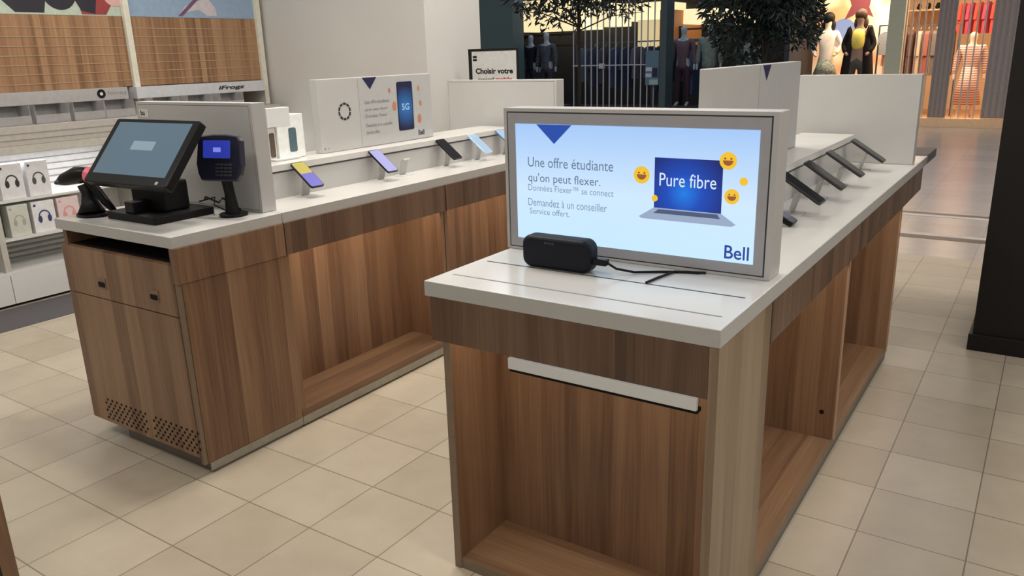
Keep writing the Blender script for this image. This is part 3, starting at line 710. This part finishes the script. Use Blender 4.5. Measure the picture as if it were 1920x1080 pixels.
# ------------------------------------------------------------------ concourse and storefronts
FY = 15.4
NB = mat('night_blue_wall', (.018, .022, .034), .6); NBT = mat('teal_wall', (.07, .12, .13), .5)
struct('wall_storefront_left', (-16, -10.8, FY, FY + .5, 0, 3.6), NBT)
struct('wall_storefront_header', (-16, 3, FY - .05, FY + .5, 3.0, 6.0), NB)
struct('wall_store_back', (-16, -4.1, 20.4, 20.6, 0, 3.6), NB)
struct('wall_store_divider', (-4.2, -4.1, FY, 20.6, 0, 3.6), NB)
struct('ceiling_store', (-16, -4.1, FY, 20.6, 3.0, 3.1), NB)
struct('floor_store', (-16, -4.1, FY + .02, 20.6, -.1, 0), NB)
struct('pillar_left', (-6.87, -6.72, FY - .1, FY + .3, 0, 3.0), mat('dark_teal_pillar', (.055, .085, .10), .4))
WARMP = mat('cream_light_panel', (1, .9, .7), .5, emit=(1, .80, .45), es=1.1)
for x0, x1, z0, z1, lab in ((-13.2, -10.9, 2.15, 2.99, 'left of the first tree'), (-10.6, -10.0, 2.2, 2.8, 'between the tree branches'),
                       (-9.6, -8.35, 2.30, 2.75, 'behind the security grille'), (-7.85, -7.05, 2.15, 2.52, 'above the green jacket'), (-6.9, -6.4, 2.12, 2.43, 'left of the dense tree')):
    o = bx('light_panel', (x0, x1, 19.0, 20.39, z0, z1), WARMP); tag(o, 'warm yellow lit wall panel high in the dark clothing shop, ' + lab, 'light panel', 'lit panels in the dark shop')
o = bx('light_panel', (-8.95, -8.35, 18.6, 20.39, 1.5, 2.29), mat('dim_cream_panel', (.8, .7, .4), .5, emit=(.75, .58, .28), es=.75)); tag(o, 'tall cream lit strip right of the security grille in the dark clothing shop', 'light panel')
o = bx('wood_screen', (-8.2, -7.87, 18.3, 20.39, 1.5, 2.5), mat('orange_wood_painted_glow', (.35, .14, .05), .5, emit=(.35, .13, .04), es=.5)); tag(o, 'orange wooden panel with a painted glow behind the mannequin in the plum jacket', 'wall panel')  # emission puts the light on the wood into its colour, no lamp
# shelves below the light panels
for x0, x1 in ((-12.6, -11.0), (-7.8, -6.2)):
    o = empty('store_shelf', ((x0 + x1) / 2, 18.9, 0), 'dark shelf with folded clothes under the ' + ('leftmost' if x0 < -10 else 'rightmost') + ' light panels', 'shelf')
    for z in (1.7, 2.0): bx('board', (x0, x1, 18.7, 18.99, z, z + .04), mat('brown_board', (.10, .04, .03), .5), o)
    bx('upright', (x0 - .04, x0, 18.7, 18.99, 0, 2.1), NB, o); bx('upright', (x1, x1 + .04, 18.7, 18.99, 0, 2.1), NB, o)
area((-8, 16.6, 2.95), 6, 2, 38, (.70, .82, 1), name='store_light')

# security grille
r = empty('security_grille', (-8.03, FY + .1, 0), 'closed steel bar gate across the entrance of the dark clothing shop', 'gate')
SB = mat('steel_bar', (.50, .52, .60), .4, .2)
n = 15
for k in range(n):
    x = -9.15 + k * (2.22 / (n - 1))
    bm = B(); cyl(bm, (x, FY + .1, 1.5), .016, 3.0, 'Z', 8); mk('bar', bm, SB, r)
for z in (.05, 1.22, 2.95): bx('rail', (-9.17, -6.90, FY + .085, FY + .115, z - .012, z + .012), SB, r)
bx('lock_box', (-8.45, -8.33, FY + .05, FY + .14, 1.15, 1.26), SB, r)
o = empty('notice_board', (-7.1, FY - .1, 0), 'blue and white notices stuck beside the steel bar gate', 'notices')
bx('sheet', (-7.22, -6.9, FY - .06, FY - .045, .78, 1.52), mat('teal_notice', (.10, .19, .27), .5), o)
for k, (x0, x1, z0, z1, c) in enumerate(((-7.21, -7.06, 1.08, 1.16, (.5, .6, .75)), (-7.21, -7.07, .95, 1.03, (.45, .55, .7)), (-7.05, -6.93, .95, 1.15, (.01, .012, .05)), (-7.12, -6.91, .79, .9, (.3, .45, .48)))):
    bx('notice', (x0, x1, FY - .066, FY - .0605, z0, z1), mat('notice_%d' % k, c, .5), o)
bx('stand', (-7.08, -7.04, FY - .06, FY - .04, 0, .78), NB, o)

# people-shaped mannequins: one continuous skinned body + clothes as children
def skin(name, chains, m, parent, sub=1):
    """chains: list of [(point, radius)...]; first vertex is the root, chains may start from an existing point"""
    vs, rad, es, idx = [], [], [], {}
    for ch in chains:
        prev = None
        for p, rr_ in ch:
            key = tuple(round(c, 4) for c in p)
            if key not in idx: idx[key] = len(vs); vs.append(p); rad.append(rr_)
            if prev is not None and (prev, idx[key]) not in es: es.append((prev, idx[key]))
            prev = idx[key]
    me = bpy.data.meshes.new(name); me.from_pydata(vs, es, [])
    o = bpy.data.objects.new(name, me); COL.objects.link(o)
    md = o.modifiers.new('skin', 'SKIN'); sd = me.skin_vertices[0].data
    for i, q in enumerate(rad):
        sd[i].radius = q if isinstance(q, tuple) else (q, q); sd[i].use_root = (i == 0)
    s = o.modifiers.new('sub', 'SUBSURF'); s.levels = sub; s.render_levels = sub
    bpy.context.view_layer.update()
    nm = bpy.data.meshes.new_from_object(o.evaluated_get(bpy.context.evaluated_depsgraph_get()))
    bpy.data.objects.remove(o, do_unlink=True)
    nm.materials.clear(); nm.materials.append(m)
    for p in nm.polygons: p.use_smooth = True
    o = bpy.data.objects.new(name, nm); COL.objects.link(o); o.parent = parent
    return o
SKN = mat('mannequin_grey', (.36, .42, .47), .4)
def mannequin(loc, label, hgt=1.8, skinm=SKN, top=None, legs=None, skirt=None, coat=None, hair=None, arms='down', rz=0, plinth=.0, topr=1.0, crop=False):
    r = empty('mannequin', loc, label, 'mannequin', None, rz)
    s = hgt / 1.8
    def P(x, y, z): return (x * s, y * s, z * s + plinth)
    hip = (P(0, 0, .95), .12 * s)
    A = {'down': [((.20, 0, 1.45), .05), ((.25, 0, 1.17), .042), ((.27, -.03, .92), .032), ((.27, -.04, .80), .03)],
         'up': [((.20, 0, 1.45), .05), ((.30, -.04, 1.25), .042), ((.22, -.16, 1.35), .032), ((.17, -.2, 1.42), .028)],
         'hip': [((.17, 0, 1.44), .045), ((.26, .02, 1.20), .038), ((.19, -.10, 1.05), .03), ((.15, -.13, 1.02), .028)]}[arms]
    torso = [hip, (P(0, 0, 1.12), .11 * s), (P(0, 0, 1.35), .125 * s), (P(0, 0, 1.48), .07 * s), (P(0, 0, 1.56), .05 * s), (P(0, -.01, 1.66), .085 * s), (P(0, -.005, 1.76), .07 * s)]
    ch = [torso]
    armc = {}
    for d in (-1, 1):
        arm = [(P(0, 0, 1.35), .125 * s)] + [(P(d * a[0], a[1], a[2]), q * s) for a, q in A]
        armc[d] = arm; ch.append(arm)
    legc = {}
    for d in (-1, 1):
        leg = [hip, (P(d * .10, 0, .85), .085 * s), (P(d * .11, -.01, .48), .055 * s), (P(d * .12, .01, .09), .04 * s), (P(d * .13, -.13, .03), .03 * s)]
        legc[d] = leg; ch.append(leg)
    body = skin('body', ch, skinm, r)
    if top and crop:
        skin('crop_top', [[(P(0, -.02, 1.10), .135 * s), (P(0, -.02, 1.24), .15 * s), (P(0, -.02, 1.38), .15 * s), (P(0, -.01, 1.50), .10 * s)]], top, r)
    if top and not crop:
        k = 1.18 * topr
        c = [[(P(0, 0, .80), .15 * s * topr), (P(0, 0, .93), .15 * s * topr), (P(0, 0, 1.12), .135 * s * topr), (P(0, 0, 1.35), .15 * s * topr), (P(0, 0, 1.47), .095 * s)]]
        for d in (-1, 1): c.append([(P(0, 0, 1.35), .15 * s * topr)] + [(p_, q * 1.4 * topr) for p_, q in armc[d][1:4]])
        skin('jacket', c, top, r)
    if coat:
        bm = B()
        for d in (-1, 1): tube(bm, [P(d * .13, .03, 1.44), P(d * .19, .04, 1.1), P(d * .24, .04, .7), P(d * .27, .03, .30)], [.07 * s, .085 * s, .10 * s, .11 * s], 10)
        mk('coat', bm, coat, r) if 0 else None
        bm.free()
        c = []
        for d in (-1, 1):
            c.append([(P(d * .12, .01, 1.42), .09 * s), (P(d * .15, -.01, 1.1), .10 * s), (P(d * .18, .0, .7), .115 * s), (P(d * .21, .0, .32), .12 * s)])
            c.append([(P(d * .12, .01, 1.42), .09 * s)] + [(p_, q * 1.7) for p_, q in armc[d][1:4]])
        skin('coat', c[:2], coat, r); skin('coat', c[2:], coat, r)
    if legs:
        c = []
        for d in (-1, 1): c.append([(P(0, 0, 1.06), .10 * s), (P(0, 0, .95), .14 * s)] + [(p_, q * 1.25) for p_, q in legc[d][1:4]])
        skin('trousers', c, legs, r)
    if skirt and skirt != 'long':
        bm = B(); cyl(bm, P(0, 0, .80), .24 * s, .34 * s, 'Z', 20, r2=.125 * s)
        o = mk_local('skirt', bm, skirt, r)
    if hair:
        bm = B(); sphere(bm, P(0, .02, 1.72), .11 * s, (1, 1, 1)); sphere(bm, P(0, .06, 1.58), .12 * s, (1.05, .55, 1.3)); mk_local('hair', bm, hair, r)
    return r
def mk_local(name, bm, m, parent, smooth=True):
    bmesh.ops.recalc_face_normals(bm, faces=bm.faces)
    me = bpy.data.meshes.new(name); bm.to_mesh(me); bm.free(); me.materials.append(m)
    if smooth:
        for p in me.polygons: p.use_smooth = True
    o = bpy.data.objects.new(name, me); COL.objects.link(o); o.parent = parent; return o
PLIN = mat('dark_display_plinth', (.02, .02, .035), .5)
for x0, x1 in ((-7.1, -4.9), (-11.2, -9.9)):
    o = bx('display_plinth', (x0, x1, 15.95, 16.75, 0, .24), PLIN); tag(o, 'low dark plinth under the mannequins ' + ('left' if x0 < -9 else 'right') + ' of the steel bar gate', 'plinth')
JG = mat('sage_quilted_jacket', (.16, .21, .20), .7, noise=.2, nscale=14); JP = mat('plum_jacket', (.11, .07, .10), .7); TR = mat('dark_navy_trousers', (.02, .02, .045), .7); TP = mat('dark_plum_trousers', (.035, .012, .03), .7)
mannequin((-6.72, 16.3, .24), 'grey mannequin in an open plum jacket over a blue top, left of the green jacket', 1.84, top=JP, legs=TP)
mannequin((-6.10, 16.3, .24), 'grey mannequin in a sage green jacket and navy trousers', 1.84, top=JG, legs=TR, topr=1.25)
mannequin((-5.22, 16.4, .24), 'grey mannequin in a pale patterned jacket beside the dense tree', 1.68, top=mat('mint_jacket', (.17, .22, .22), .7, noise=.35, nscale=20), legs=TR, topr=1.1)
mannequin((-10.38, 16.3, .24), 'grey mannequin in a dark speckled top left of the steel bar gate', 1.84, top=mat('speckled_top', (.05, .06, .09), .7, noise=.9, nscale=40), legs=TR)
mannequin((-10.98, 16.5, .24), 'grey mannequin in black behind the white floor sign', 1.80, top=mat('black_top', (.012, .014, .025), .7), legs=TR)
# garments hanging in the dark shop
def garment(name, loc, w_, l_, m, label, cat, group=None, rz=0, th=.06):
    r = empty(name, loc, label, cat, group, rz)
    bm = B()
    prism(bm, [(-w_ * .5, 0 - .06), (-w_ * .18, 0), (w_ * .18, 0), (w_ * .5, -.06), (w_ * .62, -l_ * .55), (w_ * .48, -l_ * .56), (w_ * .42, -.2), (w_ * .46, -l_), (-w_ * .46, -l_), (-w_ * .42, -.2), (-w_ * .48, -l_ * .56), (-w_ * .62, -l_ * .55)], -th, th, 'XZ')
    mk_local('cloth', bm, m, r, False)
    bm = B(); tube(bm, [(0, 0, -.02), (0, 0, .06), (.03, 0, .09), (0, 0, .12)], .006, 6); mk_local('hanger_hook', bm, CHROME, r)
    return r
random.seed(3)
def rack(x0, x1, y, z, label):
    r = empty('clothes_rack', ((x0 + x1) / 2, y, 0), label, 'clothes rack')
    SB = mat('dark_rack_steel', (.10, .10, .11), .4, .5)
    bx('rail', (x0, x1, y - .015, y + .015, z - .015, z + .015), SB, r)
    for x in (x0, x1):
        bx('upright', (x - .03, x, y - .015, y + .015, 0.02, z + .015) if x == x0 else (x, x + .03, y - .015, y + .015, .02, z + .015), SB, r)
        bx('foot', (x - .03, x + .03, y - .25, y + .25, .0, .0199), SB, r)
rack(-10.2, -6.5, 17.5, 1.745, 'long steel clothes rack behind the steel bar gate')
cols = [(.09, .13, .17), (.03, .04, .08), (.06, .05, .07), (.04, .06, .13), (.10, .09, .12), (.02, .02, .03)]
names = ['slate blue', 'navy', 'grey plum', 'dark blue', 'dusty violet', 'black']
for k in range(11):
    x = -9.95 + k * .31; ci = [0, 1, 2, 3, 1, 4, 2, 5, 1, 4, 3][k]
    garment('hanging_jacket', (x, 17.5, 1.62), .42, random.uniform(.75, 1.15), mat('cloth_' + names[ci].replace(' ', '_'), cols[ci], .8),
            '%s jacket hanging on the rail behind the steel bar gate' % names[ci], 'jacket', 'jackets behind the gate, ' + names[ci], 1.2, .05)

# ---- warm shop
CRM = mat('cream_wall', (.75, .58, .40), .6); ORW = mat('orange_floor', (.50, .26, .13), .35)
struct('wall_shop_back', (-4.1, 3.0, 19.6, 19.8, 0, 3.6), CRM)
struct('floor_shop', (-4.1, 3.0, FY + .02, 19.6, -.1, .02), ORW)
struct('ceiling_shop', (-4.1, 3.0, FY, 19.8, 3.0, 3.1), CRM)
struct('wall_shop_right', (.4, .5, FY, 19.6, 0, 3.0), CRM)
area((-1.6, 16.6, 2.95), 3, 1.8, 190, (1, .76, .50), name='shop_light')
area((-3.0, 15.9, 2.95), 1.4, .5, 45, (1, .80, .55), name='window_light')
struct('wall_storefront_pillar', (-2.30, -2.03, FY - .05, FY + .35, 0, 3.0), mat('celadon_pillar', (.50, .52, .40), .4))
struct('trim_1', (-2.02, -.20, FY - .12, FY + .12, 0, .16), mat('lit_oak_sill', (.92, .62, .38), .3))
# window backdrop with graphics
bd = empty('window_graphic', (-3.1, 16.9, 0), 'lit peach window graphic with a pale blue disc behind the two shop mannequins', 'window graphic')
m, nt, b = nodes('peach_backdrop'); n_ = nt.nodes.new('ShaderNodeTexNoise'); n_.inputs['Scale'].default_value = 1.3
tc = nt.nodes.new('ShaderNodeTexCoord'); nt.links.new(tc.outputs['Object'], n_.inputs['Vector'])
rr = nt.nodes.new('ShaderNodeValToRGB'); e = rr.color_ramp.elements; e[0].position = .42; e[0].color = (.80, .38, .18, 1); e[1].position = .58; e[1].color = (.98, .84, .58, 1)
nt.links.new(n_.outputs['Fac'], rr.inputs[0]); nt.links.new(rr.outputs[0], b.inputs['Base Color']); nt.links.new(rr.outputs[0], b.inputs['Emission Color']); b.inputs['Emission Strength'].default_value = .35
bx('sheet', (-4.0, -2.30, 16.9, 16.93, 0, 2.95), m, bd)
shape('pale_blue_disc', disc(-3.42, 1.80, .25, 28), 16.899, emis('disc_blue', (.42, .50, .75), .9), bd)
shape('pink_ring', disc(-3.42, 1.62, .26, 28, 1, .6), 16.8995, emis('pink_soft', (.80, .42, .40), .9), bd, t=.0003)
shape('plum_blot', [(-3.42, 2.02), (-3.30, 2.3), (-3.40, 2.6), (-2.90, 2.6), (-2.95, 2.25), (-2.85, 2.05), (-3.0, 2.12), (-3.12, 2.2), (-3.25, 2.1)], 16.899, mat('plum_print', (.20, .04, .06), .6), bd)
LSK = mat('warm_mannequin', (.80, .62, .48), .5)
mannequin((-3.62, 16.42, .2), 'dark haired shop mannequin in a white top and grey patterned skirt beside the tree', 1.95, skinm=LSK, top=mat('white_cotton', (.85, .80, .72), .6), skirt=mat('grey_pattern_skirt', (.30, .34, .28), .7, noise=.6, nscale=25), hair=mat('dark_hair', (.012, .01, .01), .5), arms='hip')
mannequin((-2.93, 16.08, .2), 'shop mannequin in a long black coat over a yellow top in the lit window', 1.97, skinm=mat('brown_mannequin', (.30, .20, .17), .5), top=mat('yellow_knit', (.80, .68, .15), .6), legs=mat('grey_jeans', (.05, .05, .05), .6), coat=mat('black_coat', (.010, .008, .010), .7), hair=mat('auburn_hair', (.06, .025, .01), .5), arms='hip', crop=True)
o = bx('display_plinth', (-3.98, -2.35, 15.9, 16.6, .021, .20), mat('peach_plinth', (.75, .45, .25), .5)); tag(o, 'peach plinth under the two mannequins in the lit shop window', 'plinth')
for k, (x, z0, z1, c) in enumerate(((-2.52, 1.3, 1.72, (.32, .35, .42)),)):
    garment('hanging_shirt', (x, 16.62, 1.75), .26, .45, mat('grey_blue_top', c, .7), 'grey blue top hanging right of the black coat mannequin', 'top')
garment('hanging_shirt', (-2.46, 16.76, 1.75), .22, 1.2, mat('pale_pink_top', (.80, .50, .42), .7), 'pale pink dress hanging below the grey blue top', 'dress')
rack(-2.66, -2.34, 16.69, 1.87, 'small rack beside the black coat mannequin in the lit window')
# inside the entrance
for k in range(6):
    x = -1.22 + (k % 3) * .21; z = 2.35 - (k // 3) * .05
    garment('red_top', (-1.36 + k * .15, 18.26, 2.29), .26, .62, mat('red_cloth' if k % 2 == 0 else 'crimson_cloth', (.60, .06, .04) if k % 2 == 0 else (.40, .05, .12), .7),
            'bright red top hanging high in the lit shop entrance' if k % 2 == 0 else 'crimson top hanging high in the lit shop entrance', 'top', 'bright red tops in the entrance' if k % 2 == 0 else 'crimson tops in the entrance', 1.15, .03)
rack(-1.5, -.5, 18.26, 2.41, 'tall rack of red tops in the lit shop entrance')
m, nt, b = nodes('striped_dress'); wv = nt.nodes.new('ShaderNodeTexWave'); wv.bands_direction = 'Z'; wv.inputs['Scale'].default_value = 7
tc = nt.nodes.new('ShaderNodeTexCoord'); nt.links.new(tc.outputs['Object'], wv.inputs['Vector'])
rr = nt.nodes.new('ShaderNodeValToRGB'); rr.color_ramp.elements[0].color = (.30, .12, .12, 1); rr.color_ramp.elements[1].color = (.80, .62, .55, 1)
nt.links.new(wv.outputs['Fac'], rr.inputs[0]); nt.links.new(rr.outputs[0], b.inputs['Base Color'])
mannequin((-.98, 16.8, .02), 'mannequin in a long striped pink dress inside the shop entrance', 1.72, skinm=LSK, top=m, skirt='long', topr=1.1)
mk_local('skirt', (lambda b_: (cyl(b_, (0, 0, .66), .25, .72, 'Z', 20, r2=.14), b_)[1])(B()), m, bpy.data.objects['mannequin.007'])
for k in range(7):
    c = [(.35, .14, .10), (.10, .05, .05), (.55, .45, .35), (.30, .10, .08), (.14, .12, .12), (.45, .30, .22), (.08, .04, .04)][k]
    nm = ['rust', 'dark brown', 'sand', 'brick', 'charcoal', 'tan', 'black brown'][k]
    garment('hanging_dress', (-2.35 + k * .15, 17.7, 1.75), .24, .9, mat('dress_' + nm.replace(' ', '_'), c, .7), '%s dress on the rail behind the left part of the folding gate' % nm, 'dress', None, 1.45, .045)
rack(-2.46, -1.34, 17.7, 1.87, 'rack of brown dresses in the lit shop entrance')
# little shelf of shoes high up left
o = empty('shoe_shelf', (-1.95, 18.6, 2.2), 'dark shoes on a high shelf in the lit shop', 'shelf')
bx('board', (-2.5, -1.5, 18.5, 19.6, 2.18, 2.2), CRM, o)
for k in range(4):
    s = empty('shoe', (-2.25 + k * .18, 18.6, 2.2), 'dark shoe on the high shelf in the lit shop', 'shoe', 'dark shoes on the high shelf')
    bm = B(); sphere(bm, (0, -.04, .05), .06, (.8, 1.6, .7)); sphere(bm, (0, .05, .08), .055, (.8, 1, 1.2)); mk_local('upper', bm, BLACKM, s)
# folding gate: pleated grey panels and thin bars
r = empty('folding_gate', (-1.1, FY, .16), 'grey pleated folding gate with thin bars across the lit shop entrance', 'gate')
TG = mat('taupe_gate', (.42, .37, .36), .5)
def pleat(x0, x1):
    bm = B(); n = 8; o_ = []
    for k in range(n + 1): o_.append((x0 + (x1 - x0) * k / n, FY - .03 + (.05 if k % 2 else 0)))
    o2 = o_ + [(x, y + .015) for x, y in reversed(o_)]
    prism(bm, o2, .165, 2.99, 'XY'); return mk('pleated_panel', bm, TG, r)
pleat(-1.47, -1.17); pleat(-.60, -.22)
for x in (-2.0, -1.90, -1.79, -1.68, -1.57, -1.08, -.96, -.84, -.72):
    bm = B(); cyl(bm, (x, FY, 1.575), .014, 2.82, 'Z', 8); mk('bar', bm, mat('pale_bar', (.55, .48, .44), .4), r)

# ------------------------------------------------------------------ trees in the concourse
def tree(loc, z0, z1, rad, label, seed, n=1500, leafm=None, trunk=.05, lean=(0, 0), spray=False):
    random.seed(seed)
    r = empty('potted_tree', loc, label, 'tree')
    bm = B(); tube(bm, [(0, 0, .45), (.02, .01, (z0 + .45) / 2), (0, 0, (z0 + z1) / 2), (0, 0, z1 - .2)], [trunk, trunk * .9, trunk * .6, .01], 8); mk_local('trunk', bm, mat('bark', (.03, .022, .018), .8), r)
    bm = B(); cyl(bm, (0, 0, .25), .25, .5, 'Z', 28, r2=.33); mk_local('pot', bm, mat('dark_pot', (.03, .03, .035), .5), r)
    bm = B()
    for k in range(40):
        a = random.uniform(0, 2 * PI); z = random.uniform(z0 + .15, z1 - .2); q = random.uniform(.5, .95) * rad
        tube(bm, [(0, 0, z - .2), (q * .5 * math.cos(a), q * .5 * math.sin(a), z), (q * math.cos(a), q * math.sin(a), z + .05)], [.012, .008, .004], 5)
    mk_local('branches', bm, mat('bark', (.03, .022, .018), .8), r)
    bm = B()
    for k in range(n):
        while True:
            u = Vector((random.uniform(-1, 1), random.uniform(-1, 1), random.uniform(-1, 1)))
            if u.length < 1: break
        lump = .85 + .18 * math.sin(5 * u.x + 3 * u.z)
        p = Vector((u.x * rad * lump, u.y * rad * lump, (z0 + z1) / 2 + u.z * (z1 - z0) / 2 * lump))
        d = Vector((u.x * .6 + random.uniform(-.6, .6), u.y * .6 + random.uniform(-.6, .6), random.uniform(-.9, .5))).normalized()
        s_ = d.cross(Vector((random.uniform(-1, 1), random.uniform(-1, 1), random.uniform(-1, 1)))).normalized()
        L = random.uniform(.09, .17); W_ = L * .13
        q = d.cross(s_) * L * .12
        vs = [bm.verts.new(p), bm.verts.new(p + d * L * .5 + s_ * W_ + q), bm.verts.new(p + d * L), bm.verts.new(p + d * L * .5 - s_ * W_ + q)]
        bm.faces.new(vs)
    mk_local('foliage', bm, leafm or mat('dark_green_leaf', (.016, .030, .026), .5, noise=.4), r, False)
    return r
tree((-2.68, 9.0, 0), 1.22, 3.6, .82, 'dense dark tree in a pot standing behind the right counter', 5, 7500)
tree((-5.50, 9.2, 0), 1.80, 3.5, 1.15, 'loose dark tree with drooping leaf tips before the dark clothing shop', 11, 3600, trunk=.03)

for o in bpy.data.objects:
    if '_o' in o: del o['_o']
